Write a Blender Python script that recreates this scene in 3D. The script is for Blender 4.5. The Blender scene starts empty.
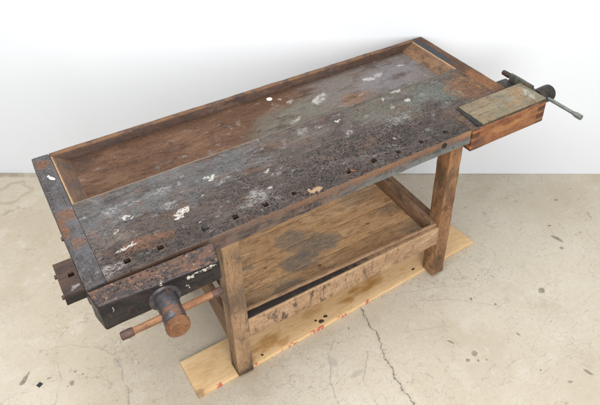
import bpy, bmesh, math, random
from mathutils import Vector, Matrix, noise as mn
random.seed(7)
scene = bpy.context.scene
COL = scene.collection

# ------------------------------------------------------------------ node helper
class Mat:
    def __init__(s, name, seed=0.0):
        s.m = bpy.data.materials.new(name); s.m.use_nodes = True
        s.t = s.m.node_tree; s.n = s.t.nodes; s.n.clear()
        s.out = s.n.new('ShaderNodeOutputMaterial'); s.b = s.n.new('ShaderNodeBsdfPrincipled')
        s.t.links.new(s.b.outputs[0], s.out.inputs[0])
        tc = s.n.new('ShaderNodeTexCoord'); s.P = tc.outputs['Object']; s.seed = seed
        s.col = None; s.rgh = None; s.hgt = None
    def L(s, a, b): s.t.links.new(a, b)
    def put(s, sock, v):
        if isinstance(v, bpy.types.NodeSocket): s.L(v, sock)
        elif isinstance(v, (tuple, list)) and len(v) == 3 and sock.type == 'RGBA': sock.default_value = (*v, 1)
        else: sock.default_value = v
    def math(s, op, a, b=None, c=None, clamp=False):
        n = s.n.new('ShaderNodeMath'); n.operation = op; n.use_clamp = clamp
        s.put(n.inputs[0], a)
        if b is not None: s.put(n.inputs[1], b)
        if c is not None: s.put(n.inputs[2], c)
        return n.outputs[0]
    def vm(s, op, a, b=None, scale=None):
        n = s.n.new('ShaderNodeVectorMath'); n.operation = op
        s.put(n.inputs[0], a)
        if b is not None: s.put(n.inputs[1], b)
        if scale is not None: s.put(n.inputs['Scale'], scale)
        return n
    def mul(s, *a):
        r = a[0]
        for x in a[1:]: r = s.math('MULTIPLY', r, x)
        return r
    def inv(s, a): return s.math('SUBTRACT', 1.0, a)
    def maxi(s, *a):
        r = a[0]
        for x in a[1:]: r = s.math('MAXIMUM', r, x)
        return r
    def vec(s, stretch=(1, 1, 1), off=None, P=None):
        n = s.n.new('ShaderNodeMapping'); s.L(P or s.P, n.inputs[0])
        n.inputs['Scale'].default_value = stretch
        o = s.seed if off is None else off
        n.inputs['Location'].default_value = (o * 3.17, o * 1.71, o * 2.33)
        return n.outputs[0]
    def noise(s, scale, stretch=(1, 1, 1), detail=4, rough=.6, dist=0, off=None, color=False, P=None):
        n = s.n.new('ShaderNodeTexNoise'); s.L(s.vec(stretch, off, P), n.inputs['Vector'])
        n.inputs['Scale'].default_value = scale; n.inputs['Detail'].default_value = detail
        n.inputs['Roughness'].default_value = rough; n.inputs['Distortion'].default_value = dist
        return n.outputs['Color' if color else 'Fac']
    def voro(s, scale, stretch=(1, 1, 1), off=None, feature='F1', rnd=1, P=None):
        n = s.n.new('ShaderNodeTexVoronoi'); n.feature = feature; s.L(s.vec(stretch, off, P), n.inputs['Vector'])
        n.inputs['Scale'].default_value = scale; n.inputs['Randomness'].default_value = rnd
        return n.outputs['Distance']
    def sm(s, f, lo, hi, a=0.0, b=1.0):
        n = s.n.new('ShaderNodeMapRange'); n.interpolation_type = 'SMOOTHSTEP'
        s.put(n.inputs['Value'], f)
        if lo <= hi:
            n.inputs['From Min'].default_value = lo; n.inputs['From Max'].default_value = hi
            n.inputs['To Min'].default_value = a; n.inputs['To Max'].default_value = b
        else:
            n.inputs['From Min'].default_value = hi; n.inputs['From Max'].default_value = lo
            n.inputs['To Min'].default_value = b; n.inputs['To Max'].default_value = a
        return n.outputs[0]
    def mix(s, a, b, f, mode='MIX'):
        n = s.n.new('ShaderNodeMix'); n.data_type = 'RGBA'; n.blend_type = mode
        s.put(n.inputs[0], f); s.put(n.inputs[6], a); s.put(n.inputs[7], b)
        return n.outputs[2]
    def over(s, c, f, mode='MIX'): s.col = s.mix(s.col, c, f, mode)
    def warp(s, scale, amp, detail=3):
        c = s.noise(scale, detail=detail, color=True, off=s.seed + 5)
        d = s.vm('SUBTRACT', c, (.5, .5, .5)).outputs[0]
        d = s.vm('SCALE', d, scale=amp).outputs[0]
        return s.vm('ADD', s.P, d).outputs[0]
    def ell(s, P, cx, cy, rx, ry, ang=0, lo=1.0, hi=.7, axes='XY'):
        """soft mask: 1 inside an ellipse"""
        x, y = s.xy(P, axes)
        dx = s.math('SUBTRACT', x, cx); dy = s.math('SUBTRACT', y, cy)
        if ang:
            ca, sa = math.cos(math.radians(ang)), math.sin(math.radians(ang))
            u = s.math('ADD', s.mul(dx, ca / rx), s.mul(dy, sa / rx))
            v = s.math('ADD', s.mul(dx, -sa / ry), s.mul(dy, ca / ry))
        else: u = s.mul(dx, 1 / rx); v = s.mul(dy, 1 / ry)
        r = s.math('ADD', s.mul(u, u), s.mul(v, v))
        return s.sm(r, lo, hi)
    def xy(s, P, axes='XY'):
        k = (id(P), 'sep'); c = s.__dict__.setdefault('_c', {})
        key = P.node.name + P.name
        if key not in c:
            n = s.n.new('ShaderNodeSeparateXYZ'); s.L(P, n.inputs[0]); c[key] = n
        n = c[key]; return n.outputs[axes[0]], n.outputs[axes[1]]
    def seg(s, P, a, b):
        a = Vector(a); b = Vector(b); ba = b - a
        pa = s.vm('SUBTRACT', P, tuple(a)).outputs[0]
        d = s.vm('DOT_PRODUCT', pa, tuple(ba / ba.length_squared)).outputs['Value']
        h = s.math('MULTIPLY', d, 1.0, clamp=True)
        q = s.vm('SCALE', tuple(ba), scale=h).outputs[0]
        return s.vm('LENGTH', s.vm('SUBTRACT', pa, q).outputs[0]).outputs['Value']
    def poly(s, P, pts, z):
        r = None; P = s.vm('MULTIPLY', P, (1, 1, 0)).outputs[0]
        for a, b in zip(pts, pts[1:]):
            d = s.seg(P, (*a, 0), (*b, 0)); r = d if r is None else s.math('MINIMUM', r, d)
        return r
    def edge(s, color, amount=.6, radius=.004, lo=.02, hi=.18, nscale=30):
        b = s.n.new('ShaderNodeBevel'); b.samples = 4; b.inputs['Radius'].default_value = radius
        g = s.n.new('ShaderNodeNewGeometry')
        d = s.vm('DOT_PRODUCT', b.outputs[0], g.outputs['Normal']).outputs['Value']
        e = s.sm(s.inv(d), lo, hi)
        s.over(color, s.mul(e, s.sm(s.noise(nscale, detail=4, off=s.seed + 13), .40, .58, .1, 1), amount))
    def pits(s, scale, rad, mask=1.0, off=6.6, color=(.012, .01, .009), dens=.5):
        n = s.n.new('ShaderNodeTexVoronoi'); s.L(s.vec((1, 1, 1), off), n.inputs['Vector']); n.inputs['Scale'].default_value = scale
        sp = s.n.new('ShaderNodeSeparateColor'); s.L(n.outputs['Color'], sp.inputs[0])
        r = s.mul(s.sm(sp.outputs[0], 1 - dens, 1), rad)
        f = s.sm(s.math('SUBTRACT', n.outputs['Distance'], r), .06, -.04)
        f = s.mul(f, s.sm(sp.outputs[0], 1 - dens, 1 - dens + .02), mask)
        s.over(color, s.mul(f, .92)); s.hgt = s.math('SUBTRACT', s.hgt, f)
    def grime(s, a=.35):
        f = s.noise(130, (1, 1.4, 1), 6, .85, off=s.seed + 17); g = s.noise(48, (1, 2, 1), 6, .8, off=s.seed + 18)
        k = s.math('ADD', s.mul(f, .6), s.mul(g, .4))
        s.over((1, 1, 1), s.mul(s.sm(k, .50, .66), a * .45), 'SOFT_LIGHT')
        s.col = s.mix(s.col, (.18, .15, .14), s.mul(s.sm(k, .50, .38), a * 1.6), 'MULTIPLY')
        s.col = s.mix(s.col, (1.5, 1.5, 1.5), s.mul(s.sm(k, .52, .66), a), 'MULTIPLY')
    def done(s, rough=.6, bump=.3, dist=.002, spec=.4, metal=0):
        s.put(s.b.inputs['Base Color'], s.col); s.put(s.b.inputs['Roughness'], s.rgh if s.rgh is not None else rough)
        s.b.inputs['Specular IOR Level'].default_value = spec; s.put(s.b.inputs['Metallic'], metal)
        if s.hgt is not None:
            n = s.n.new('ShaderNodeBump'); n.inputs['Strength'].default_value = bump; n.inputs['Distance'].default_value = dist
            s.L(s.hgt, n.inputs['Height']); s.L(n.outputs[0], s.b.inputs['Normal'])
        return s.m

GR = {'x': (1, 14, 14), 'y': (14, 1, 14), 'z': (14, 14, 1)}
def wood_base(name, c_dark, c_mid, c_light, grain='x', seed=0.0, gscale=4):
    m = Mat(name, seed); g = GR[grain]
    m.g = g
    m.big = m.noise(gscale, tuple((1 if v == 1 else 3) for v in g), 3, .6)
    m.fine = m.noise(gscale * 3.2, g, 6, .75, .4)
    m.blot = m.noise(9, (1, 1, 1), 5, .65, off=seed + 2)
    m.col = m.mix(c_mid, c_light, m.sm(m.big, .42, .72))
    m.over(c_dark, m.mul(m.sm(m.fine, .5, .70), .75))
    lines = m.noise(gscale * 7, tuple(v * 1.5 if v > 1 else .6 for v in g), 4, .6, off=seed + 14)
    m.over(c_dark, m.mul(m.sm(lines, .56, .62), .5))
    m.over(c_dark, m.mul(m.sm(m.blot, .55, .72), .55))
    m.hgt = m.fine
    return m
def specks(m, scale, lo, mask=None, color=(.012, .01, .009), off=3.3, wide=.02):
    f = m.noise(scale, (1, 1.0, 1), 2, .5, off=off)
    f = m.sm(f, lo, lo + wide)
    if mask is not None: f = m.mul(f, mask)
    m.over(color, m.mul(f, .9))
    m.hgt = m.math('SUBTRACT', m.hgt, m.mul(f, .8))
    return f
def scratches(m, grain_stretch, color, amount=.5, scale=9, off=8.1, lo=.66):
    f = m.noise(scale, grain_stretch, 3, .5, off=off)
    m.over(color, m.mul(m.sm(f, lo, lo + .05), amount))

# ---- worktop (specific paint marks and colour patches where the photo has them)
def mat_worktop():
    m = wood_base('worktop_wood', (.036, .029, .026), (.098, .078, .067), (.165, .138, .122), 'x', 1.3)
    W = m.warp(26, .09, 6); W2 = m.warp(6, .35, 6); Wf = m.warp(60, .05, 8)
    n1 = m.noise(5, (1, 2.2, 1), 5, .7, off=11)
    n2 = m.noise(34, (1, 2.5, 1), 5, .7, off=12)
    y = m.xy(m.P)[1]; x = m.xy(m.P)[0]
    blue = (.13, .137, .142)
    m.over(blue, m.mul(m.ell(W2, .36, .31, .42, .11, 0, 1.4, .3), m.sm(n1, .38, .55, .25, .75)))
    m.over((.145, .115, .095), m.mul(m.sm(m.noise(8, (1, 3, 1), 5, .7, off=26), .48, .62), m.sm(x, .65, .9), m.sm(y, .2, .32), .75))
    m.over((.15, .145, .118), m.mul(m.ell(W2, 1.42, .31, .32, .12, 0, 1.3, .4), m.sm(n1, .35, .6, .25, .75)))
    m.over((.15, .165, .14), m.mul(m.ell(W2, 1.53, .26, .12, .05, 10, 1.3, .4), .7))
    m.over((.155, .085, .052), m.mul(m.sm(n1, .53, .68), .6))
    m.over((.19, .125, .09), m.mul(m.sm(n2, .56, .68), m.sm(n1, .4, .6), .55))
    m.over((.21, .095, .042), m.mul(m.ell(W, 1.70, .26, .12, .10, 20, 1.4, .3), m.sm(n2, .36, .56, .2, .8)))
    m.over((.36, .2, .085), m.mul(m.ell(W, 1.70, .26, .11, .09, 20, 1.4, .3), m.sm(m.noise(45, (1, .5, 1), 6, .8, off=19), .52, .62), .8))
    m.over((.22, .10, .05), m.mul(m.ell(W, .22, .085, .10, .03, 0, 1.3, .5), .6))
    # darker working edge
    m.over((.05, .038, .034), m.mul(m.sm(y, .13, .02), m.sm(n2, .4, .6, .15, .7)))
    m.over((.03, .025, .023), m.mul(m.sm(n2, .56, .7), m.sm(y, .34, .1, .2, .7)))
    # pale rubbed haze
    m.over((.032, .026, .024), m.mul(m.sm(m.noise(5.5, (1, 2, 1), 6, .75, off=27), .52, .68), .65))
    m.over((.175, .095, .06), m.mul(m.sm(m.noise(11, (1, 1.6, 1), 6, .75, off=28), .56, .66), .6))
    m.over((.045, .038, .035), m.mul(m.sm(m.noise(38, (1, 1.6, 1), 6, .8, off=29), .52, .62), .5))
    haze = m.noise(17, (1, 1.7, 1), 5, .7, off=14)
    m.over((.36, .35, .34), m.mul(m.sm(haze, .56, .70), m.sm(m.noise(80, (1, 1.5, 1), 5, .8, off=30), .42, .56, .1, 1), .7))
    # worm holes and pitting
    reg = m.mul(m.sm(y, .30, .16), m.sm(x, .3, .7, .25, 1.0), m.sm(x, 1.62, 1.5))
    reg = m.maxi(reg, m.mul(m.sm(y, .12, .08), .8))
    m.grime(.5)
    pm = m.mul(reg, m.sm(m.noise(6, off=15), .34, .5))
    m.over((.055, .043, .038), m.mul(pm, m.sm(m.noise(30, (1, 1.6, 1), 6, .8, off=24), .45, .6), .6))
    dn = m.sm(m.noise(14, (1, 1.3, 1), 5, .7, off=25), .38, .52)
    m.pits(118, .46, m.mul(pm, dn), 6.6, dens=.9); m.pits(170, .42, m.mul(pm, .95), 7.6, dens=.8); m.pits(75, .36, m.mul(pm, .8), 9.6, dens=.15)
    m.pits(190, .36, m.sm(y, .42, .2, .1, .85), 4.4, dens=.45)
    # board joints
    Wj = m.warp(8, .006)
    yj = m.xy(Wj)[1]
    for yy, a in ((.213, .75), (.318, .45)):
        d = m.math('ABSOLUTE', m.math('SUBTRACT', yj, yy))
        m.over((.02, .016, .014), m.mul(m.sm(d, .0016, .0004), a, m.sm(m.noise(6, off=yy * 9), .35, .5)))
        m.hgt = m.math('SUBTRACT', m.hgt, m.mul(m.sm(d, .003, 0), .6 * a))
    # soft paint smears
    for cx, cy, rx, ry, an, a in ((.163, .29, .03, .022, 30, .6), (.325, .215, .03, .012, 10, .6), (.538, .235, .04, .01, 25, .8), (.60, .10, .05, .03, 20, .55),
                               (1.07, .241, .035, .013, 30, .85), (1.294, .209, .06, .03, 10, .6), (.078, .037, .05, .025, 0, .6), (.93, .344, .022, .018, 0, .7),
                               (1.321, .302, .02, .018, 0, .7), (.183, .238, .04, .01, 15, .6), (.73, .18, .04, .014, 20, .45), (.34, .30, .05, .03, 0, .4), (1.0, .338, .018, .012, 0, .8)):
        m.over((.42, .405, .385), m.mul(m.ell(W, cx, cy, rx, ry, an, 1.5, .1), m.sm(m.noise(90, (1, 1.6, 1), 5, .75, off=23), .46, .6, .05, 1), a))
    # crisp white paint
    pt = None
    for cx, cy, rx, ry, an in ((.36, .16, .034, .015, 22), (.345, .145, .02, .009, 30), (.503, .273, .007, .016, 20), (.519, .270, .006, .013, -30), (.148, .184, .012, .006, 20), (.195, .234, .013, .007, 30), (.212, .222, .008, .004, 0),
                           (1.41, .386, .028, .012, 0), (1.408, .303, .016, .011, 20), (1.323, .362, .010, .008, 0), (1.08, .33, .013, .007, 0), (.159, .10, .03, .006, 15), (.135, .093, .014, .005, 0), (.664, .115, .009, .006, 0),
                           (.70, .20, .018, .004, 30), (.45, .20, .006, .004, 0), (.39, .09, .006, .004, 0), (1.2, .12, .005, .004, 0)):
        e = m.ell(Wf, cx, cy, rx, ry, an, 1.15, .85); pt = e if pt is None else m.maxi(pt, e)
    fl = m.mul(m.sm(m.noise(60, (1, 1.6, 1), 4, .6, off=21), .725, .76), .6)
    pt = m.mul(m.maxi(pt, fl), m.sm(m.noise(120, detail=5, rough=.7, off=22), .6, .5, .25, 1))
    m.over(m.mix((.36, .34, .31), (.60, .57, .50), m.sm(m.noise(100, detail=5, rough=.8, off=34), .36, .56)), m.mul(pt, .92)); m.hgt = m.math('ADD', m.hgt, m.mul(pt, .7))
    m.over((.34, .24, .16), m.mul(m.sm(y, .3865, .390), m.sm(x, .85, .6, .35, 1), .5))
    m.over((.03, .022, .018), m.mul(m.sm(y, .382, .3855), m.sm(y, .3885, .3865), m.sm(x, .7, .9), m.sm(x, 1.72, 1.66), .6))
    m.over((.42, .27, .16), m.mul(m.ell(Wf, .79, .022, .028, .011, 0, 1.2, .7), .9))
    m.over((.35, .12, .05), m.mul(m.ell(Wf, .955, .04, .012, .006, 0, 1.2, .7), .8))
    # front face: worn painted edge
    nrm = m.n.new('ShaderNodeNewGeometry'); ny = m.n.new('ShaderNodeSeparateXYZ'); m.L(nrm.outputs['True Normal'], ny.inputs[0])
    ff = m.sm(m.math('MULTIPLY', ny.outputs['Y'], -1.0), .45, .8)
    z = m.xy(m.P, 'XZ')[1]
    fn = m.noise(13, (1, 1, 2.5), 5, .7, off=31); fn2 = m.noise(60, (1, 1, .6), 4, .7, off=32)
    fc = m.mix((.05, .043, .043), (.15, .108, .085), m.sm(fn, .38, .6))
    fc = m.mix(fc, (.27, .13, .075), m.mul(m.sm(fn2, .5, .62), m.sm(x, .7, 1.1, .35, .9)))
    fc = m.mix(fc, (.30, .15, .08), m.mul(m.sm(z, .815, .842), m.sm(x, .45, 1.0, .3, .85), m.sm(fn, .6, .4, .3, 1)))
    fc = m.mix(fc, (.165, .18, .175), m.mul(m.sm(z, .832, .800), m.sm(x, .7, 1.15), m.sm(fn, .35, .55, .45, .9)))
    fc = m.mix(fc, (.36, .2, .1), m.mul(m.sm(x, 1.36, 1.46), m.sm(z, .82, .835), .7))
    fc = m.mix(fc, (.02, .02, .022), m.mul(m.sm(fn2, .58, .68), .7))
    m.over(fc, m.mul(ff, m.sm(y, .012, .008)))
    m.edge((.34, .25, .19), .5, .005)
    
    m.rgh = m.sm(m.fine, .3, .8, .5, .8)
    return m.done(bump=.6, dist=.005, spec=.16)

def mat_tray():
    m = wood_base('tray_floor_wood', (.045, .022, .013), (.118, .06, .034), (.175, .097, .058), 'x', 2.7)
    W2 = m.warp(6, .22, 4); W = m.warp(25, .05, 4); x, y = m.xy(m.P)
    n1 = m.noise(7, (1, 2, 1), 5, .7, off=41)
    m.over((.15, .145, .12), m.mul(m.ell(m.warp(7, .18, 8), 1.0, .48, .27, .12, 12, 1.5, .1), m.sm(n1, .3, .55, .35, .85)))
    m.over((.17, .145, .13), m.mul(m.sm(x, 1.0, 1.25), m.sm(n1, .3, .55, .35, .95)))
    m.over((.20, .18, .185), m.mul(m.ell(W2, 1.5, .54, .2, .12, 0, 1.3, .4), .7))
    m.over((.24, .12, .055), m.mul(m.ell(W2, 1.26, .48, .08, .05, 0, 1.3, .3), .55))
    m.over((.12, .105, .092), m.mul(m.ell(m.warp(8, .08, 6), 1.25, .40, .5, .05, 0, 1.3, .3), m.sm(n1, .35, .55, .4, .9)))
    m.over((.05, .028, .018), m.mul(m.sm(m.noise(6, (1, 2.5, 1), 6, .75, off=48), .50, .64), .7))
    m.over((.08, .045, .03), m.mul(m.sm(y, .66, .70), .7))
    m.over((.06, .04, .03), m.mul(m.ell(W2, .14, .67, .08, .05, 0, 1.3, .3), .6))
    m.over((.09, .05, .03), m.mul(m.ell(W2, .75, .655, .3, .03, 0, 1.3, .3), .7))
    m.over((.28, .26, .25), m.mul(m.sm(m.noise(16, (1, 1.6, 1), 5, .7, off=42), .58, .72), m.sm(x, .2, .9, .3, .8)))
    Wf = m.warp(60, .02, 4); n2 = m.noise(40, off=43)
    for cx, cy, rx, ry, an, a in ((1.137, .559, .05, .025, 30, .75), (1.276, .411, .02, .014, 0, .7), (1.409, .578, .03, .016, 0, .7), (1.463, .584, .03, .018, 30, .6), (1.02, .60, .02, .012, 0, .5), (.97, .47, .03, .012, 20, .5), (.99, .64, .012, .008, 0, .5), (1.6, .6, .02, .008, 0, .5)):
        m.over((.5, .48, .46), m.mul(m.ell(W, cx, cy, rx, ry, an, 1.4, .2), m.sm(n2, .35, .55, .2, 1), a))
    m.over((.6, .55, .48), m.mul(m.sm(m.noise(70, off=44), .74, .76), .6)); m.grime(.4)
    m.rgh = m.sm(m.fine, .3, .8, .5, .8)
    return m.done(bump=.4, dist=.003, spec=.18)

def mat_endboard_left():
    m = wood_base('end_board_wood', (.03, .026, .025), (.075, .066, .064), (.12, .11, .11), 'y', 3.9)
    W = m.warp(20, .06, 4); n1 = m.noise(14, (2, 1, 1), 5, .7, off=51)
    m.over((.12, .125, .135), m.mul(m.sm(n1, .45, .62), .6))
    for cx, cy, rx, ry in ((.02, .665, .04, .03), (.03, .35, .04, .035), (.04, .2, .03, .03), (.01, .28, .02, .05)):
        m.over((.17, .08, .042), m.mul(m.ell(W, cx, cy, rx, ry, 0, 1.5, .1), m.sm(m.noise(34, detail=6, rough=.8, off=53), .42, .58, .2, .95)))
    m.over((.72, .7, .66), m.ell(m.warp(70, .012), .039, .565, .006, .014, 25, 1.2, .9))
    m.over((.7, .7, .66), m.ell(m.warp(70, .012), .031, .585, .004, .006, 0, 1.2, .9))
    m.over((.35, .34, .33), m.mul(m.sm(m.noise(40, off=52), .62, .7), .4))
    m.edge((.16, .13, .12), .5); m.grime(.5); m.pits(120, .3, .8, 5.5, dens=.3)
    return m.done(rough=.6, bump=.5, dist=.004, spec=.16)

def mat_endboard_right():
    m = wood_base('end_board_wood_brown', (.035, .02, .014), (.105, .056, .034), (.17, .09, .052), 'y', 4.6)
    W = m.warp(20, .03, 4); n1 = m.noise(26, (2, 1, 1), 5, .7, off=61)
    m.over((.045, .052, .06), m.mul(m.ell(W, 1.772, .57, .0165, .135, 0, 1.3, .8), .95))
    m.over((.24, .11, .048), m.mul(m.ell(W, 1.78, .26, .10, .10, 0, 1.3, .4), m.sm(n1, .38, .55, .2, .85)))
    m.over((.03, .02, .015), m.mul(m.sm(n1, .58, .68), .6)); m.edge((.3, .15, .08), .5); m.grime(.4)
    return m.done(rough=.6, bump=.4, dist=.003, spec=.18)

def mat_simple_wood(name, d, mid, l, grain, seed, dirt=(.03, .025, .022), dirt_amt=.5, dlo=.55, rough=.6, bump=.35, extra=None, spk=None, ew=.55):
    m = wood_base(name, d, mid, l, grain, seed)
    n1 = m.noise(12, tuple(1 if v == 1 else 2 for v in m.g), 5, .72, off=seed + 20)
    m.over(dirt, m.mul(m.sm(n1, dlo, dlo + .14), dirt_amt))
    scratches(m, tuple(v * 1.6 if v > 1 else 1 for v in m.g), dirt, .5, 14, seed + 7, .66)
    if ew: m.edge(tuple(min(1, v * 1.55) for v in l), ew)
    if extra: extra(m)
    m.grime(.3)
    if spk: specks(m, spk, .63, .8, off=seed + 3)
    return m.done(rough=rough, bump=bump, dist=.003, spec=.22)

def mat_shelf(seed, stain=(), k=0):
    t = (.75, .92, 1.15, 1.05, .95)[k]
    def ex(m):
        rg = m.noise(1.1, (1, 9, 9), 2, .4, .6, off=seed + 31)
        rl = m.math('ABSOLUTE', m.math('SUBTRACT', m.math('FRACT', m.mul(rg, 9.0)), .5))
        m.over((.21, .115, .055), m.mul(m.sm(rl, .12, .02), .35))
        W = m.warp(9, .12, 4)
        nn = m.noise(18, (1, 2, 1), 4, .7, off=seed + 30)
        for cx, cy, rx, ry, a in stain:
            m.over((.20, .175, .145), m.mul(m.ell(W, cx, cy, rx, ry, 0, 1.5, .35), m.sm(m.noise(26, (1, 5, 1), 6, .75, off=seed + 33), .36, .56, .45, 1), a))
        Wk = m.warp(40, .01)
        for kx, ky in ((.9, .18), (1.22, .28), (.7, .29)):
            m.over((.10, .045, .02), m.mul(m.ell(Wk, kx, ky, .010, .006, 0, 1.3, .5), .7))
    return mat_simple_wood('shelf_board_wood', *[tuple(v * t for v in c) for c in ((.24, .12, .055), (.56, .33, .165), (.72, .47, .26))], 'x', seed, (.15, .09, .05), .45, .52, .62, .3, ex)

def mat_paint_dark():
    m = Mat('jaw_painted_wood', 6.1)
    f = m.noise(10, (1, 3, 3), 6, .7); n2 = m.noise(40, (1, 1, 1), 5, .7, off=71)
    m.col = m.mix((.010, .009, .010), (.030, .023, .022), m.sm(f, .4, .65))
    m.over((.085, .038, .025), m.mul(m.sm(n2, .56, .66), .55))
    m.over((.11, .10, .10), m.mul(m.sm(m.noise(50, (.4, 1, 3), 6, .8, off=78), .60, .68), .5))
    x, z = m.xy(m.P, 'XZ')
    geo = m.n.new('ShaderNodeNewGeometry'); sp = m.n.new('ShaderNodeSeparateXYZ'); m.L(geo.outputs['True Normal'], sp.inputs[0])
    top = m.sm(sp.outputs['Z'], .55, .85)
    tn = m.noise(16, (1, 2, 1), 5, .7, off=72)
    tc = m.mix((.115, .062, .042), (.045, .037, .035), m.sm(tn, .40, .56))
    tc = m.mix(tc, (.28, .14, .075), m.mul(m.sm(m.noise(60, detail=6, rough=.8, off=73), .52, .62), .65))
    tc = m.mix(tc, (.5, .48, .46), m.mul(m.sm(m.noise(45, off=75), .68, .72), .6))
    m.over(tc, top); m.hgt = f
    m.grime(.35); m.edge((.10, .085, .08), .45, .006)
    m.pits(85, .42, m.mul(top, .95), 7.4, dens=.5); m.pits(150, .4, m.mul(top, m.sm(tn, .4, .5)), 8.4, dens=.7)
    Wf = m.warp(60, .03, 6)
    pt = None
    for cx, cz, rx, rz, an in ((.305, .842, .026, .005, 5), (.335, .846, .022, .004, 4), (.28, .836, .012, .005, 0), (.268, .80, .003, .009, 30), (.195, .846, .004, .006, 0), (.05, .815, .0015, .012, 0), (.35, .85, .012, .003, 0)):
        e = m.ell(Wf, cx, cz, rx, rz, an, 1.2, .8, 'XZ'); pt = e if pt is None else m.maxi(pt, e)
    m.over((.50, .46, .39), m.mul(pt, m.sm(m.noise(70, detail=6, rough=.8, off=77), .56, .46, 0, 1)))
    m.rgh = m.sm(n2, .3, .7, .3, .55)
    return m.done(bump=.5, dist=.004, spec=.28)

def mat_metal(name, c1, c2, rough=.5, metal=.5, seed=0, c3=None):
    m = Mat(name, seed); f = m.noise(30, detail=6, rough=.7); g = m.noise(140, detail=3, off=2)
    m.col = m.mix(c1, c2, m.sm(f, .4, .62))
    if c3: m.over(c3, m.mul(m.sm(m.noise(22, off=seed + 4), .54, .62), .8))
    m.over((.02, .015, .012), m.mul(m.sm(g, .62, .7), .5))
    m.hgt = f
    return m.done(rough=rough, bump=.3, dist=.002, metal=metal)

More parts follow.
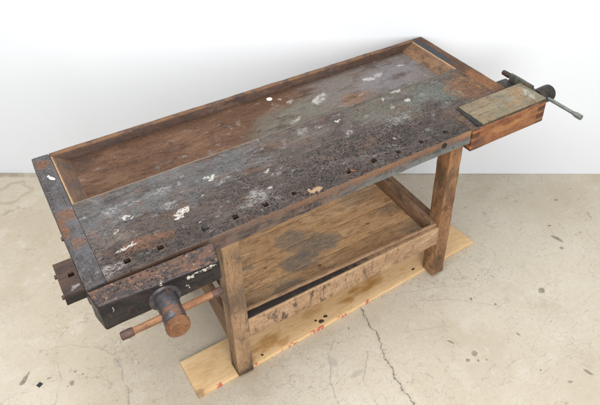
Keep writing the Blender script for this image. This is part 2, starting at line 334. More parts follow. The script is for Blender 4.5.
def mat_floor():
    m = Mat('concrete', 0.4)
    z = -.02; fx, fy = m.xy(m.P)
    big = m.noise(1.1, detail=5, rough=.6); mid = m.noise(6, detail=6, rough=.7, off=2); fine = m.noise(60, detail=5, rough=.7, off=3)
    m.col = m.mix((.48, .41, .31), (.565, .505, .405), m.sm(big, .36, .62))
    m.over((.60, .55, .46), m.mul(m.sm(mid, .5, .68), .6))
    m.over((.42, .345, .235), m.mul(m.sm(m.noise(3.2, detail=6, rough=.7, off=7), .54, .72), .5))
    m.over((.45, .39, .31), m.mul(m.sm(fine, .52, .66), .45))
    m.over((.61, .575, .51), m.mul(m.sm(m.noise(25, detail=5, rough=.75, off=9), .56, .7), .4))
    # hairline scratches: contour lines of warped noise, masked into patches
    for sc, st, off, lo, hi, w, a in ((7, (1, 1, 1), 31, .48, .6, .006, .55), (13, (1.5, .7, 1), 33, .5, .62, .008, .5), (4, (.6, 2, 1), 35, .5, .6, .004, .5), (22, (1, 1, 1), 37, .52, .62, .010, .5)):
        f = m.noise(sc, st, 3, .55, off=off)
        d = m.math('ABSOLUTE', m.math('SUBTRACT', f, .5))
        msk = m.sm(m.noise(2.4, detail=3, off=off + 1), lo, hi)
        m.over((.27, .235, .19), m.mul(m.sm(d, w, w * .25), msk, a))
    for ang, sc, off, a in ((25, 5, 131, .5), (-50, 4, 133, .45), (80, 5, 135, .4), (-10, 6, 137, .4)):
        mp = m.n.new('ShaderNodeMapping'); m.L(m.warp(2, .05, 2), mp.inputs[0]); mp.inputs['Rotation'].default_value = (0, 0, math.radians(ang)); mp.inputs['Scale'].default_value = (1, 14, 1); mp.inputs['Location'].default_value = (off * .37, off * .53, 0)
        n = m.n.new('ShaderNodeTexNoise'); m.L(mp.outputs[0], n.inputs['Vector']); n.inputs['Scale'].default_value = sc; n.inputs['Detail'].default_value = 4; n.inputs['Roughness'].default_value = .6
        m.over((.30, .26, .21), m.mul(m.sm(n.outputs['Fac'], .685, .72), m.sm(m.noise(2.1, detail=4, off=off), .44, .58), a))
    m.over((.24, .20, .155), m.mul(m.sm(m.noise(38, detail=3, rough=.6, off=141), .70, .73), m.sm(m.noise(2.5, detail=3, off=142), .4, .55), .6))
    # chipped texture left/front of the bench
    Wl = m.warp(3, .3, 3)
    chip = m.maxi(m.mul(m.sm(big, .40, .55), .5), m.ell(Wl, .25, -.05, .55, .55, 0, 1.4, .4), m.mul(m.ell(Wl, .85, -.2, .35, .3, 0, 1.4, .4), .9))
    c = m.noise(85, (1, 1, 1), 4, .75, 1.0, off=45)
    m.over((.29, .26, .215), m.mul(m.sm(c, .60, .66), chip, .7))
    cl = m.math('ABSOLUTE', m.math('SUBTRACT', m.noise(16, (1, 1, 1), 4, .6, 1.2, off=46), .5))
    m.over((.31, .275, .225), m.mul(m.sm(cl, .010, .003), chip, .55))
    # the long crack and the other drawn cracks
    Wc = m.warp(24, .06, 8); Wd = m.warp(14, .03, 3)
    d = m.poly(Wc, ((1.075, .12), (1.055, .079), (1.031, -.009), (1.034, -.079), (1.0, -.169), (.98, -.257), (.973, -.332), (.965, -.399), (.94, -.6), (.95, -.9)), z)
    m.over((.40, .35, .28), m.mul(m.sm(d, .016, .002), .35))
    m.over((.13, .11, .09), m.mul(m.sm(d, .0042, .0012), m.sm(m.noise(45, detail=4, off=50), .38, .52, .2, .85)))
    for pts, w, a in ((((.033, .42), (.05, .36), (.035, .30), (.04, .244), (.0, .12), (.02, -.1)), .004, .6),
                      (((-.22, .62), (-.10, .58), (.0, .50), (.037, .429), (.10, .44), (.2, .52)), .003, .4),
                      (((-.17, .52), (-.18, .44), (-.21, .36), (-.25, .30)), .0035, .4),
                      (((.90, .04), (.80, -.05), (.74, -.16), (.70, -.3)), .004, .45),
                      (((1.30, -.02), (1.45, -.10), (1.60, -.25)), .003, .35), (((1.12, -.11), (1.3, -.19)), .003, .4),
                      (((.95, -.12), (.86, -.22), (.84, -.36)), .0035, .45), (((1.15, .1), (1.35, .02), (1.5, -.03)), .003, .35),
                      (((1.95, -.3), (1.5, -.5)), .002, .2)):
        d = m.poly(Wd, pts, z)
        m.over((.25, .22, .18), m.mul(m.sm(d, w, w * .3), m.sm(m.noise(11, off=60 + w * 999), .36, .52), a))
    Wr = m.warp(30, .02)
    for cx, cy, rx, ry in ((.04, .39, .02, .03), (.85, -.18, .035, .012), (.8, -.08, .02, .03)):
        m.over((.33, .30, .26), m.mul(m.ell(Wr, cx, cy, rx, ry, 0, 1.4, .2), .5))
    # oil spots
    Ws = m.warp(55, .014, 5)
    for cx, cy, rx, ry, an in ((-.317, .502, .013, .012, 0), (-.303, .514, .010, .022, -35), (-.288, .53, .005, .018, -35), (-.216, .465, .012, .004, -10), (-.145, .394, .011, .014, -20), (-.097, .412, .005, .005, 0), (-.12, .44, .005, .006, 0), (-.165, .39, .004, .004, 0), (.16, .62, .004, .006, 0),
                               (2.147, -.085, .012, .038, 15), (2.114, -.141, .012, .010, 0), (2.187, .001, .013, .007, -20), (2.371, .12, .011, .008, 0), (2.425, -.054, .004, .028, -20),
                               (1.823, -.277, .020, .016, 20), (1.513, -.141, .008, .009, 0), (1.587, -.221, .007, .007, 0), (1.326, -.364, .015, .014, 0), (1.281, -.373, .011, .009, 0), (1.315, -.397, .006, .006, 0), (1.346, -.414, .006, .005, 0),
                               (1.279, -.268, .018, .005, -60), (1.553, -.391, .004, .016, 10), (1.657, -.675, .008, .024, 15), (1.56, -.668, .014, .006, -25), (1.502, -.567, .006, .005, 0), (.15, 1.27, .01, .008, 0), (.03, 1.1, .008, .006, 0), (.95, .02, .004, .008, 0)):
        m.over((.19, .16, .115), m.mul(m.ell(Ws, cx, cy, rx * .92, ry * .92, an, 1.35, .45), m.sm(m.noise(90, detail=4, off=143), .3, .55, .6, 1), .8))
    ux = m.math('ABSOLUTE', m.math('ADD', m.mul(m.math('SUBTRACT', fx, -.258), .87), m.mul(m.math('SUBTRACT', fy, .456), .5)))
    uy = m.math('ABSOLUTE', m.math('ADD', m.mul(m.math('SUBTRACT', fx, -.258), -.5), m.mul(m.math('SUBTRACT', fy, .456), .87)))
    m.over((.03, .033, .036), m.sm(m.maxi(ux, uy), .0105, .0095))
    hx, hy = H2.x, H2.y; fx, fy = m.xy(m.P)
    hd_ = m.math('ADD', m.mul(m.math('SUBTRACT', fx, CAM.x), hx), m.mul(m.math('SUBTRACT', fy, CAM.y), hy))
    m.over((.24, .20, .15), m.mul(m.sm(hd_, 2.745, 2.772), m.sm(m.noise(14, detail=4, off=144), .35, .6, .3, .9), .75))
    Wb = m.warp(14, .10, 3)
    r1 = m.mul(m.ell(Wb, -.13, 1.76, .11, .09, 0, 1.2, .9), m.inv(m.ell(Wb, -.13, 1.76, .09, .07, 0, 1.2, .7)))
    m.over((.36, .30, .2), m.mul(r1, .55))
    m.over((.36, .30, .2), m.mul(m.ell(Wb, -.17, 1.6, .03, .015, 0, 1.3, .4), .6))
    m.hgt = m.math('ADD', m.mul(mid, .5), m.mul(fine, .3))
    m.rgh = m.sm(mid, .3, .7, .5, .72)
    return m.done(bump=.12, dist=.003, spec=.25)

def mat_plank():
    m = wood_base('pine_wood', (.55, .32, .14), (.74, .50, .26), (.80, .58, .34), 'x', 8.8, 3)
    m.over((.77, .54, .30), .3)
    x, y = m.xy(m.P); W = m.warp(18, .05, 4); Wk = m.warp(40, .015)
    rings = m.noise(2.6, (1, 9, 9), 3, .5, .8, off=81)
    rl = m.math('ABSOLUTE', m.math('SUBTRACT', m.math('FRACT', m.mul(rings, 9.0)), .5))
    m.over((.55, .33, .13), m.mul(m.sm(rl, .18, .02), .45))
    for cx, cy, rx, ry, a in ((1.10, .16, .13, .03, .85), (1.2, .18, .05, .05, .6), (.60, .13, .08, .035, .75), (.67, .10, .035, .02, .6), (.50, .10, .03, .025, .5), (.85, .17, .06, .03, .5)):
        m.over((.42, .205, .05), m.mul(m.ell(W, cx, cy, rx, ry, 8, 1.3, .35), m.sm(m.noise(14, (1, 3, 1), 4, off=82), .36, .58, .3, 1), a))
    for cx, cy, rx, ry in ((.86, .105, .014, .010), (.89, .118, .010, .008), (.84, .12, .007, .005), (.50, .145, .012, .006), (1.39, .13, .008, .006), (.56, .09, .006, .006)):
        m.over((.035, .02, .012), m.mul(m.ell(Wk, cx, cy, rx, ry, 0, 1.2, .7), .95))
    for cx, cy in ((.265, .075), (.275, .06)):
        m.over((.2, .13, .07), m.mul(m.ell(W, cx, cy, .03, .012, 0, 1.3, .2), .5))
    # red stencilled marks along the front edge
    ye = m.math('SUBTRACT', y, m.math('ADD', .057, m.mul(m.math('SUBTRACT', x, .262), .0387)))
    rm = m.mul(m.sm(ye, .007, .003), m.sm(m.noise(11, (1, .01, .01), 2, .5, off=84), .50, .53), m.sm(m.noise(70, (1, 1, .5), 3, .6, off=85), .47, .52), m.sm(x, 1.15, 1.1))
    m.over((.50, .06, .05), m.mul(rm, .8))
    return m.done(rough=.6, bump=.2, dist=.002, spec=.3)

def mat_wall():
    m = Mat('white_wall_paint'); f = m.noise(3, detail=3); g = m.noise(220, detail=2, off=2)
    m.col = m.mix((.755, .775, .81), (.775, .795, .825), f); m.hgt = g
    return m.done(rough=.75, bump=.05, dist=.001, spec=.2)

# ------------------------------------------------------------------ geometry helpers
def link(name, bm, mat, parent=None, jit=0.0, smooth=True, jfreq=18):
    if jit:
        for v in bm.verts:
            n = mn.noise_vector(v.co * jfreq); n2 = mn.noise_vector(v.co * jfreq * 4)
            v.co += n * jit + n2 * jit * .5
    bmesh.ops.recalc_face_normals(bm, faces=bm.faces)
    me = bpy.data.meshes.new(name); bm.to_mesh(me); bm.free()
    o = bpy.data.objects.new(name, me); COL.objects.link(o)
    if mat: me.materials.append(mat)
    if smooth:
        for p in me.polygons: p.use_smooth = True
        me.set_sharp_from_angle(angle=math.radians(38))
    if parent: o.parent = parent
    return o
def hexa(bm, c, bev=.003, cut=.03, segs=2):
    """c: 8 corners, order (x0y0,x1y0,x1y1,x0y1) bottom then top; bevelled, sliced along the length for edge wear"""
    vs = [bm.verts.new(p) for p in c]
    fs = [bm.faces.new([vs[i] for i in f]) for f in ((3, 2, 1, 0), (4, 5, 6, 7), (0, 1, 5, 4), (1, 2, 6, 5), (2, 3, 7, 6), (3, 0, 4, 7))]
    es = list({e for f in fs for e in f.edges})
    if bev:
        bev = min(bev, min(e.calc_length() for e in es) * .35)
        r = bmesh.ops.bevel(bm, geom=es, offset=bev, segments=segs, profile=.6, affect='EDGES')
    # slice
    mine = set(bm.verts)  # bm holds only this box when called through box()
    co = [v.co for v in bm.verts]
    for ax in range(3):
        lo = min(v[ax] for v in co); hi = max(v[ax] for v in co); n = int((hi - lo) / cut)
        for i in range(1, n):
            p = Vector((0, 0, 0)); p[ax] = lo + (hi - lo) * i / n; no = Vector((0, 0, 0)); no[ax] = 1
            bmesh.ops.bisect_plane(bm, geom=bm.verts[:] + bm.edges[:] + bm.faces[:], plane_co=p, plane_no=no, dist=1e-6)
def box(name, x0, x1, y0, y1, z0, z1, mat, parent, bev=.003, jit=.0012, cut=.03):
    bm = bmesh.new()
    hexa(bm, [(x0, y0, z0), (x1, y0, z0), (x1, y1, z0), (x0, y1, z0), (x0, y0, z1), (x1, y0, z1), (x1, y1, z1), (x0, y1, z1)], bev, cut)
    return link(name, bm, mat, parent, jit)
def box8(name, c, mat, parent, bev=.003, jit=.0012, cut=.03, segs=2):
    bm = bmesh.new(); hexa(bm, c, bev, cut, segs); return link(name, bm, mat, parent, jit)
def cells(bm, xs, ys, z0, z1, hole):
    """slab built of a grid; hole(i, j) -> True leaves the cell out, walls close it"""
    xs = sorted(set(round(v, 5) for v in xs)); ys = sorted(set(round(v, 5) for v in ys)); V = {}
    def v(i, j, k):
        if (i, j, k) not in V: V[(i, j, k)] = bm.verts.new((xs[i], ys[j], (z0, z1)[k]))
        return V[(i, j, k)]
    solid = {(i, j) for i in range(len(xs) - 1) for j in range(len(ys) - 1) if not hole((xs[i] + xs[i + 1]) / 2, (ys[j] + ys[j + 1]) / 2)}
    for i, j in solid:
        bm.faces.new((v(i, j, 1), v(i + 1, j, 1), v(i + 1, j + 1, 1), v(i, j + 1, 1)))
        bm.faces.new((v(i, j + 1, 0), v(i + 1, j + 1, 0), v(i + 1, j, 0), v(i, j, 0)))
        for di, dj, a, b in ((-1, 0, (i, j + 1), (i, j)), (1, 0, (i + 1, j), (i + 1, j + 1)), (0, -1, (i, j), (i + 1, j)), (0, 1, (i + 1, j + 1), (i, j + 1))):
            if (i + di, j + dj) not in solid:
                bm.faces.new((v(*a, 0), v(*b, 0), v(*b, 1), v(*a, 1)))
def lathe(bm, prof, origin, axis, n=32, wob=0):
    """prof: (distance along axis, radius)"""
    q = Vector((0, 0, 1)).rotation_difference(Vector(axis).normalized()); O = Vector(origin); rings = []
    for d, r in prof:
        rings.append([bm.verts.new(O + q @ Vector((r * math.cos(t) * (1 + wob * mn.noise(Vector((math.cos(t) * 2, math.sin(t) * 2, d * 30)))), r * math.sin(t), d))) for t in (2 * math.pi * k / n for k in range(n))])
    for a, b in zip(rings, rings[1:]):
        for k in range(n): bm.faces.new((a[k], a[(k + 1) % n], b[(k + 1) % n], b[k]))
    bm.faces.new(rings[0][::-1]); bm.faces.new(rings[-1])
def turned(name, prof, origin, axis, mat, parent, n=32, jit=.0006, wob=0):
    bm = bmesh.new(); lathe(bm, prof, origin, axis, n, wob); return link(name, bm, mat, parent, jit)

# ------------------------------------------------------------------ camera
yaw, pitch, roll, F = -.5527, -.6497, -.0061, 624.7862
CAM = Vector((-.049, -1.3654, 2.245))
cy_, sy_, cp_, sp_ = math.cos(yaw), math.sin(yaw), math.cos(pitch), math.sin(pitch)
fw = Vector((-sy_ * cp_, cy_ * cp_, sp_)); rt = Vector((cy_, sy_, 0)); up = rt.cross(fw)
rt2 = rt * math.cos(roll) + up * math.sin(roll); up2 = -rt * math.sin(roll) + up * math.cos(roll)
cam = bpy.data.cameras.new('camera'); co = bpy.data.objects.new('camera', cam); COL.objects.link(co)
co.matrix_world = Matrix(((rt2.x, up2.x, -fw.x, CAM.x), (rt2.y, up2.y, -fw.y, CAM.y), (rt2.z, up2.z, -fw.z, CAM.z), (0, 0, 0, 1)))
cam.sensor_width = 36; cam.lens = F * 36 / 600
cam.shift_x = (300 - 319.7282) / 600; cam.shift_y = (151.6055 - 202.5) / 600
cam.clip_start = .05; cam.clip_end = 100
scene.camera = co

# ------------------------------------------------------------------ setting
H2 = Vector((-sy_, cy_, 0)); R2 = Vector((cy_, sy_, 0)); C2 = Vector((CAM.x, CAM.y, 0))
bm = bmesh.new()
vs = [bm.verts.new(C2 + H2 * a + R2 * b + Vector((0, 0, -.02))) for a, b in ((-4.5, -6), (-4.5, 6), (2.95, 6), (2.95, -6))]
bm.faces.new(vs)
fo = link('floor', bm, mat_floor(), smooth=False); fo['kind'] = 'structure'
bm = bmesh.new(); pts = []
for z in (-.05, 4.2):
    for a, b in ((2.7751 + .0123 * 6, -6), (2.7751 - .0123 * 6, 6), (2.93, 6), (2.93, -6)): pts.append(C2 + H2 * a + R2 * b + Vector((0, 0, z)))
vs = [bm.verts.new(p) for p in pts]
for f in ((0, 1, 2, 3), (4, 5, 6, 7), (0, 1, 5, 4), (1, 2, 6, 5), (2, 3, 7, 6), (3, 0, 4, 7)): bm.faces.new([vs[i] for i in f])
wa = link('wall', bm, mat_wall(), smooth=False); wa['kind'] = 'structure'

# ------------------------------------------------------------------ materials
M_top = mat_worktop(); M_tray = mat_tray(); M_endL = mat_endboard_left(); M_endR = mat_endboard_right()
def railmix(m):
    z = m.xy(m.P, 'XZ')[1]
    m.over((.23, .12, .06), m.mul(m.sm(z, .843, .848), .7, m.sm(m.noise(18, off=5), .4, .55)))
M_rail = mat_simple_wood('back_rail_wood', (.03, .02, .016), (.095, .058, .044), (.155, .095, .07), 'x', 5.2, (.05, .045, .045), .6, .5, extra=railmix)
def blockmix(m):
    z = m.xy(m.P, 'XZ')[1]; m.over((.42, .27, .15), m.mul(m.sm(z, .8462, .8482), .85))
    m.over((.07, .06, .058), m.mul(m.sm(m.noise(7, off=9), .45, .6), .6))
M_block = mat_simple_wood('tray_corner_wood', (.05, .03, .02), (.15, .085, .05), (.2, .12, .075), 'y', 5.9, (.06, .045, .04), .5, .5, extra=blockmix)
def blockmix2(m):
    z = m.xy(m.P, 'XZ')[1]; m.over((.42, .30, .18), m.mul(m.sm(z, .8462, .8482), .8))
M_block2 = mat_simple_wood('tray_corner_wood_light', (.07, .038, .022), (.19, .10, .055), (.27, .155, .085), 'y', 6.4, (.06, .045, .04), .65, .48, extra=blockmix2)
def legL(m):
    z = m.xy(m.P, 'XZ')[1]
    m.over((.07, .055, .045), m.mul(m.sm(m.noise(8, (1, 1, .4), 4, off=92), .45, .6), .65))
    m.over((.035, .028, .025), m.mul(m.sm(z, .05, .015), .75)); m.over((.44, .27, .14), m.mul(m.sm(z, .66, .74), .6))
M_legL = mat_simple_wood('leg_wood', (.085, .05, .028), (.31, .19, .105), (.46, .30, .18), 'z', 7.1, (.05, .04, .034), .5, .52, extra=legL)
def legR(m):
    z = m.xy(m.P, 'XZ')[1]
    m.over((.33, .15, .065), m.mul(m.sm(m.noise(14, off=93), .45, .6), m.sm(z, .35, .6), .6))
    m.over((.06, .04, .03), m.mul(m.sm(m.noise(8, (1, 1, .4), 4, off=94), .5, .62), .6))
M_legR = mat_simple_wood('leg_wood_red', (.065, .033, .017), (.25, .125, .06), (.39, .22, .115), 'z', 7.7, (.05, .03, .022), .55, .5, extra=legR)
def railf(m):
    geo = m.n.new('ShaderNodeNewGeometry'); sp = m.n.new('ShaderNodeSeparateXYZ'); m.L(geo.outputs['True Normal'], sp.inputs[0])
    x, z = m.xy(m.P, 'XZ')
    sc = m.noise(24, (1, 1, .35), 5, .75, off=95)
    m.over((.055, .042, .036), m.mul(m.sm(sc, .50, .60), m.sm(m.noise(4, off=96), .36, .55, .1, .9), m.sm(x, 1.35, .6, .45, 1)))
    m.over((.034, .029, .028), m.mul(m.sm(m.math('ADD', x, m.mul(sc, .5)), 1.45, 1.2), m.sm(sp.outputs['Z'], .5, .8), m.sm(m.xy(m.P)[1], .0505, .0535), m.sm(sc, .7, .5, .5, 1)))
    m.over((.50, .33, .18), m.mul(m.sm(z, .305, .315), m.sm(m.xy(m.P)[1], .056, .0505), .7))
M_frail = mat_simple_wood('shelf_rail_wood', (.16, .09, .05), (.40, .25, .145), (.52, .35, .22), 'x', 8.2, (.14, .085, .05), .4, .52, extra=railf)
M_lip = mat_simple_wood('shelf_lip_wood', (.10, .055, .03), (.36, .22, .12), (.46, .3, .18), 'x', 8.5, (.08, .05, .04), .4, .52)
M_side = mat_simple_wood('side_rail_wood', (.07, .04, .025), (.21, .12, .07), (.33, .2, .12), 'y', 9.3, (.05, .035, .03), .5, .5)
M_jaw = mat_paint_dark()
def guide(m):
    z = m.xy(m.P, 'XZ')[1]; m.over((.02, .017, .016), m.mul(m.sm(z, .842, .832), .9)); m.over((.3, .27, .25), m.mul(m.ell(m.warp(50, .05, 6), -.02, .03, .012, .008, 0, 1.6, .2), .6))
M_guide = mat_simple_wood('guide_wood', (.016, .012, .011), (.05, .034, .029), (.10, .055, .038), 'x', 9.9, (.03, .025, .025), .6, .5, extra=guide, spk=120)
def visef(m):
    geo = m.n.new('ShaderNodeNewGeometry'); sp = m.n.new('ShaderNodeSeparateXYZ'); m.L(geo.outputs['True Normal'], sp.inputs[0])
    topm = m.sm(sp.outputs['Z'], .5, .9)
    # dovetails of end grain at both ends of the front face
    x, z = m.xy(m.P, 'XZ')
    fr = m.math('FRACT', m.mul(m.math('SUBTRACT', z, .745), 1 / .036))
    t = m.math('ABSOLUTE', m.math('SUBTRACT', fr, .5))
    e1 = m.mul(m.sm(x, 1.850, 1.853), m.sm(t, .17, .20)); e2 = m.mul(m.sm(x, 1.535, 1.52), m.sm(t, .17, .20))
    m.over((.06, .028, .018), m.mul(m.maxi(e1, e2), .8))
    m.over((.16, .055, .025), m.mul(m.sm(m.noise(9, (1, 1, 2.5), 5, .7, off=97), .5, .62), .6))
    m.over((.10, .05, .04), m.mul(m.ell(m.warp(20, .03), 1.53, .77, .04, .035, 0, 1.3, .3, 'XZ'), .7))
    m.over(m.mix((.055, .042, .037), (.13, .085, .055), m.sm(m.noise(30, detail=5, rough=.8, off=90), .4, .6)), topm)
    m.over((.48, .23, .09), m.mul(m.ell(m.warp(12, .06), 1.68, .80, .1, .02, 0, 1.3, .3, 'XZ'), .5))
M_vise = mat_simple_wood('tail_vise_wood', (.09, .036, .018), (.285, .118, .054), (.40, .19, .09), 'x', 10.4, (.10, .045, .03), .4, .56, .5, extra=visef)
def platef(m):
    x, y = m.xy(m.P)
    n = m.noise(12, (1, 1, 1), 5, .7, off=98)
    m.over((.17, .165, .115), m.mul(m.sm(n, .45, .62), .4)); m.over((.30, .17, .08), m.mul(m.sm(m.noise(16, off=99), .52, .64), .7))
    m.over((.55, .53, .47), m.mul(m.ell(m.warp(15, .04), 1.855, .07, .02, .05, 0, 1.6, .1), m.sm(m.noise(50, detail=5, rough=.8, off=100), .4, .6), .7))  # pale highlight near the right end, painted into the plate colour
    m.over((.20, .20, .14), m.mul(m.sm(x, 1.85, 1.885), .45))
    m.over((.09, .05, .03), m.mul(m.sm(m.noise(35, detail=5, rough=.8, off=101), .54, .64), .6))
M_plate = mat_simple_wood('vise_top_wood', (.08, .058, .035), (.235, .18, .11), (.33, .265, .175), 'x', 10.9, (.1, .09, .07), .5, .5, .45, extra=platef)
M_iron = mat_metal('dark_iron', (.03, .028, .027), (.07, .055, .045), .5, .4, 1)
M_black = mat_metal('jaw_lining', (.018, .018, .018), (.04, .036, .034), .45, .3, 2)
M_screwf = mat_metal('front_screw_paint', (.045, .043, .05), (.085, .075, .075), .4, .25, 3, (.19, .085, .045))
M_endgrain = mat_simple_wood('worn_end_grain', (.045, .02, .012), (.17, .075, .035), (.26, .13, .06), 'y', 11.2, (.05, .03, .02), .7, .52)
M_green = mat_metal('green_grey_iron', (.055, .055, .045), (.12, .12, .10), .5, .3, 4, (.16, .10, .06))
M_steel = mat_metal('handle_steel', (.17, .19, .175), (.24, .26, .24), .4, .5, 5)
M_rust = mat_metal('rusty_iron', (.06, .035, .027), (.11, .06, .045), .55, .3, 6)
M_handle = mat_simple_wood('handle_wood', (.06, .03, .018), (.21, .095, .045), (.33, .175, .09), 'x', 11.8, (.09, .04, .02), .5, .54, .4)

# ------------------------------------------------------------------ workbench
B = bpy.data.objects.new('workbench', None); COL.objects.link(B); B.empty_display_size = .3
B['label'] = 'old worn wooden workbench with vises, tool tray and lower shelf'; B['category'] = 'workbench'
T = .85; TZ = .788
holes = [(a, b, c + .003 if c > .01 else c) for a, b, c in [(.139, .046, .018), (.244, .045, .018), (.499, .047, .019), (.609, .047, .019), (.718, .046, .016), (.94, .044, .018), (1.053, .048, .02), (1.161, .044, .018), (1.271, .047, .019), (1.39, .048, .018), (.615, .147, .008), (1.415, .209, .008), (.394, .051, .019)]]
xs = [.063, 1.482, 1.545, 1.756] + [.063 + (1.756 - .063) * i / 56 for i in range(57)]
ys = [0, .154, .392] + [.392 * i / 14 for i in range(15)]
def near(v, l): return any(0 < abs(v - q) < .006 for q in l)
keyx = [.063, 1.482, 1.545, 1.756] + [h[0] + s * h[2] / 2 for h in holes for s in (-1, 1)]
keyy = [0, .154, .392] + [h[1] + s * h[2] / 2 for h in holes for s in (-1, 1)]
xs = keyx + [v for v in xs if not near(v, keyx)]; ys = keyy + [v for v in ys if not near(v, keyy)]
def hole(x, y):
    if x > 1.545 and y < .154: return True
    if x > 1.482 and y < .10: return True
    return any(abs(x - h[0]) < h[2] / 2 and abs(y - h[1]) < h[2] / 2 for h in holes)
bm = bmesh.new(); cells(bm, xs, ys, TZ, T, hole)
sharp = [e for e in bm.edges if len(e.link_faces) == 2 and e.calc_face_angle() > 1.2 and not any(abs((e.verts[0].co.xy - Vector(h[:2])).length) < .03 for h in holes)]
bmesh.ops.bevel(bm, geom=sharp, offset=.0045, segments=2, profile=.5, affect='EDGES')
link('worktop', bm, M_top, B, jit=.0014)
bm = bmesh.new()   # square bench dog standing a little proud in its hole
hexa(bm, [(.385, .042, .79), (.403, .042, .79), (.403, .060, .79), (.385, .060, .79), (.385, .042, .857), (.403, .042, .857), (.403, .060, .857), (.385, .060, .857)], .002, .02)
link('bench_dog', bm, M_black, B)
box('end_board', 0, .0625, 0, .722, TZ - .008, T, M_endL, B, bev=.005, jit=.0014)
box('end_board', 1.7575, 1.822, .156, .722, TZ - .008, T, M_endR, B, bev=.005, jit=.0016)
box('back_rail', .0625, 1.7565, .700, .722, .765, T + .001, M_rail, B, bev=.004, jit=.0016)
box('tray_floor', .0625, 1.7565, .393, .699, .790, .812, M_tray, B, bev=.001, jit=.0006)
def wedge(name, xt, xf, mat):
    s = 1 if xf > xt else -1; a = xt + s * .004
    c = [(xt, .394, .8125), (xf, .394, .8125), (xf, .699, .8125), (xt, .699, .8125), (xt, .394, .849), (a, .394, .849), (a, .699, .849), (xt, .699, .849)]
    if s < 0: c = [c[i] for i in (1, 0, 3, 2, 5, 4, 7, 6)]
    return box8(name, c, mat, B, .0012, .0007)
wedge('tray_corner_block', .0635, .122, M_block); wedge('tray_corner_block', 1.7555, 1.692, M_block2)
turned('bolt_recess', [(0, .0125), (.0018, .0125), (.0024, .0095), (.0008, .009)], (1.348, .0005, .829), (0, -1, 0), M_black, B, 20, 0)
# legs
def leg(x0, x1, y0, y1, z0, z1, mat): return box('leg', x0, x1, y0, y1, z0, z1, mat, B, .004, .0016)
leg(.4354, .501, .046, .118, 0.0006, TZ - .0005, M_legL); leg(1.437, 1.5025, .046, .118, 0.0006, TZ - .0005, M_legR)
leg(.4354, .501, .585, .655, -.0195, TZ - .0015, M_legL); leg(1.437, 1.5025, .585, .655, -.0195, TZ - .0015, M_legR)
box('cross_beam', .444, .492, .1185, .5845, .70, TZ - .0012, M_side, B)
box('cross_beam', 1.446, 1.494, .1185, .5845, .70, TZ - .0012, M_side, B)
# shelf
box8('shelf_rail', [(.5015, .0465, .214), (1.4365, .0465, .214), (1.4365, .064, .214), (.5015, .088, .214), (.5015, .0465, .316), (1.4365, .0465, .316), (1.4365, .064, .316), (.5015, .088, .316)], M_frail, B, .003, .0015)
box('shelf_rail', .5015, 1.4365, .60, .63, .214, .316, M_frail, B, .003, .0015)
box8('side_rail', [(.440, .1185, .149), (.462, .1185, .149), (.462, .5845, .262), (.440, .5845, .262), (.440, .1185, .318), (.462, .1185, .318), (.462, .5845, .318), (.440, .5845, .318)], M_side, B, .003)
box('side_rail', 1.4505, 1.48, .1185, .5845, .214, .316, M_side, B)
box8('shelf_lip', [(.502, .0885, .235), (1.4365, .0648, .235), (1.4365, .0745, .235), (.502, .0995, .235), (.502, .0885, .325), (1.4365, .0648, .325), (1.4365, .0745, .325), (.502, .0995, .325)], M_lip, B, .0015, .001)
box('shelf_end_wall', 1.412, 1.436, .0755, .60, .235, .333, M_side, B, .003, .0012)
box('shelf_end_wall', .5015, .518, .092, .60, .235, .322, M_side, B, .003, .0012)
st = ((.95, .285, .12, .055, .9), (.83, .25, .08, .05, .85), (.88, .375, .09, .05, .75), (1.36, .30, .06, .035, .6), (.71, .142, .11, .028, .7), (.64, .346, .03, .02, .6), (1.38, .15, .06, .03, .5), (1.30, .46, .12, .05, .4))
for k, (a, b) in enumerate(((.0765, .1090), (.112, .2085), (.212, .3385), (.342, .4675), (.471, .599))):
    a2 = a if k else .1
    box('shelf_board', .519, 1.4115, a2, b, .245, .262 + .0008 * (k % 2), mat_shelf(12.3 + k * 1.7, st, k), B, .0018, .0012)
# ---- front vise
jc = [(.010, -.008, .738), (.380, -.026, .780), (.372, -.112, .780), (.016, -.078, .738)]
j = [(.016, -.078, .738), (.372, -.112, .780), (.386, -.026, .780), (.002, -.008, .738), (.012, -.078, .848), (.372, -.112, .862), (.386, -.026, .858), (.000, -.008, .848)]
J = box8('front_vise', j, M_jaw, B, .009, .0018, .025, 4)
ax = Vector((-.04, -1, -.05)).normalized(); O = Vector((.196, -.088, .787))
turned('flange', [(-.004, .050), (.008, .050), (.012, .047), (.012, .038)], O, ax, M_screwf, J, 40, .0006)
turned('screw', [(.0, .034), (.02, .036), (.045, .034), (.075, .0335), (.098, .034), (.1, .0325), (.104, .0325), (.106, .034), (.108, .0338)], O, ax, M_screwf, J, 40, .0008)
turned('screw_cap', [(.1075, .0345), (.112, .036), (.128, .034), (.133, .029), (.133, .018), (.131, .006)], O, ax, M_endgrain, J, 40, .0018, .04)
hp = O + ax * .068; hd = (Vector((.357, -.15, .783)) - Vector((.052, -.15, .780))).normalized()
turned('handle', [(-.118, .0105), (-.06, .0112), (0, .0115), (.07, .0115), (.13, .0108)], hp, hd, M_handle, J, 20, .0006)
turned('handle_end', [(-.152, .009), (-.150, .0125), (-.128, .0135), (-.116, .0125), (-.115, .010)], hp, hd, M_rust, J, 20, .0006)
turned('handle_end', [(.125, .010), (.126, .0128), (.14, .0135), (.158, .0125), (.160, .009)], hp, hd, M_rust, J, 20, .0006)
box('guide_beam', .05, .09, -.02, .20, .70, .735, M_iron, J)
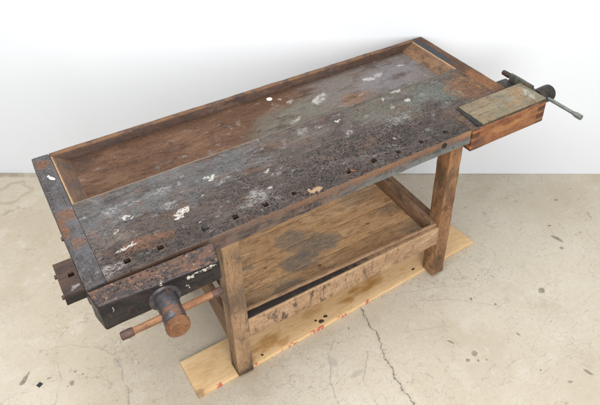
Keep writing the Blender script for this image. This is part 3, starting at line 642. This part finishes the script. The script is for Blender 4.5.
# ---- beam sticking out behind the front vise, left end
bm = bmesh.new(); cells(bm, [-.057, -.040, -.028, -.010, -.0008], [.008, .02, .04, .06, .074, .092, .11, .13, .150], .809, .8485, lambda x, y: -.028 < x < -.010 and .074 < y < .092)
sharp = [e for e in bm.edges if len(e.link_faces) == 2 and e.calc_face_angle() > 1.2 and max(v.co.x for v in e.verts) < -.03]
bmesh.ops.bevel(bm, geom=sharp, offset=.006, segments=3, profile=.5, affect='EDGES')
G = link('vise_guide', bm, M_guide, B, .0012)
for y in (.112, .022): turned('bolt', [(0, .007), (.006, .007), (.007, .005)], (-.0565, y, .832), (-1, 0, 0), M_rust, G, 6, 0)
box('guide_core', -.034, -.004, .068, .098, .812, .818, M_black, G, 0, 0)
turned('bolt', [(0, .008), (.007, .008), (.008, .006)], (.001, .268, .828), (-1, 0, 0), M_rust, B, 6, 0)
# ---- tail vise
V = box('tail_vise', 1.489, 1.898, -.003, .148, .744, .8475, M_vise, B, .004, .0013)
box('top_plate', 1.546, 1.897, .004, .1465, .8478, .856, M_plate, V, .002, .0007)
box8('jaw_lining', [(1.518, .012, .8478), (1.544, .006, .8478), (1.545, .150, .8478), (1.532, .150, .8478), (1.518, .012, .8525), (1.544, .006, .8525), (1.545, .150, .8525), (1.532, .150, .8525)], M_black, V, .0015, .001)
box('end_plate', 1.8985, 1.912, .084, .214, .775, .868, M_green, V, .004, .0012)
turned('screw_nut', [(0, .028), (.012, .0345), (.05, .036), (.068, .036), (.074, .032), (.074, .02), (.070, .012)], (1.9125, .057, .826), (1, 0, 0), M_iron, V, 32, .001)
hp = Vector((1.940, .057, .827))
turned('handle', [(-.17, .0075), (0, .0078), (.19, .0078)], hp, (0, 1, 0), M_steel, V, 18, .0002)
turned('handle_end', [(-.206, .0085), (-.204, .0115), (-.176, .0115), (-.174, .009), (-.166, .009)], hp, (0, 1, 0), M_steel, V, 18, .0002)
turned('handle_end', [(.185, .0095), (.19, .0125), (.226, .0115), (.229, .009)], hp, (0, 1, 0), M_rust, V, 18, .0004)
box('guide_rail', 1.8225, 1.90, .150, .232, .80, .838, M_iron, B, .010, .001)

# ------------------------------------------------------------------ loose things
P = box8('pine_plank', [(.262, .057, -.0195), (1.760, .115, -.0195), (1.744, .261, -.0195), (.258, .240, -.0195), (.262, .057, 0), (1.760, .115, 0), (1.744, .261, 0), (.258, .240, 0)], mat_plank(), None, .0012, .0005)
P['label'] = 'pale pine board with red marks lying on the floor under the bench legs'; P['category'] = 'plank'
m = Mat('white_card'); m.col = m.mix((.75, .72, .66), (.82, .80, .76), m.noise(80)); m.hgt = m.noise(200); Mc = m.done(rough=.5, bump=.1)
D = turned('disc', [(0, .0125), (.0012, .0125), (.0016, .0115)], (.954, .667, .8128), (0, 0, 1), Mc, None, 24, 0)
D['label'] = 'small round white disc lying in the tool tray near its back rail'; D['category'] = 'disc'

# ------------------------------------------------------------------ light
w = bpy.data.worlds.new('World'); scene.world = w; w.use_nodes = True
bg = w.node_tree.nodes['Background']; bg.inputs[0].default_value = (.90, .95, 1, 1); bg.inputs[1].default_value = .67
def area(name, loc, target, size, power, color=(1, 1, 1), sy=None):
    l = bpy.data.lights.new(name, 'AREA'); l.energy = power; l.color = color; l.size = size
    if sy: l.shape = 'RECTANGLE'; l.size_y = sy
    o = bpy.data.objects.new(name, l); COL.objects.link(o); o.location = loc
    o.rotation_euler = (Vector(target) - Vector(loc)).to_track_quat('-Z', 'Y').to_euler(); return o
mid = Vector((.9, .35, .5))
area('softbox_overhead', C2 + H2 * .7 + R2 * -1.0 + Vector((0, 0, 3.6)), C2 + H2 * 1.8 + R2 * .1 + Vector((0, 0, .4)), 2.4, 98, (1, .99, .975), 1.8)
area('softbox_front', C2 + H2 * -1.2 + R2 * .9 + Vector((0, 0, 2.0)), mid, 2.0, 95, (1, .985, .965))
scene.view_settings.view_transform = 'Standard'; scene.view_settings.look = 'None'
scene.view_settings.exposure = 0; scene.view_settings.gamma = 1
scene.render.engine = 'CYCLES'
scene.render.resolution_x = 1024; scene.render.resolution_y = 691
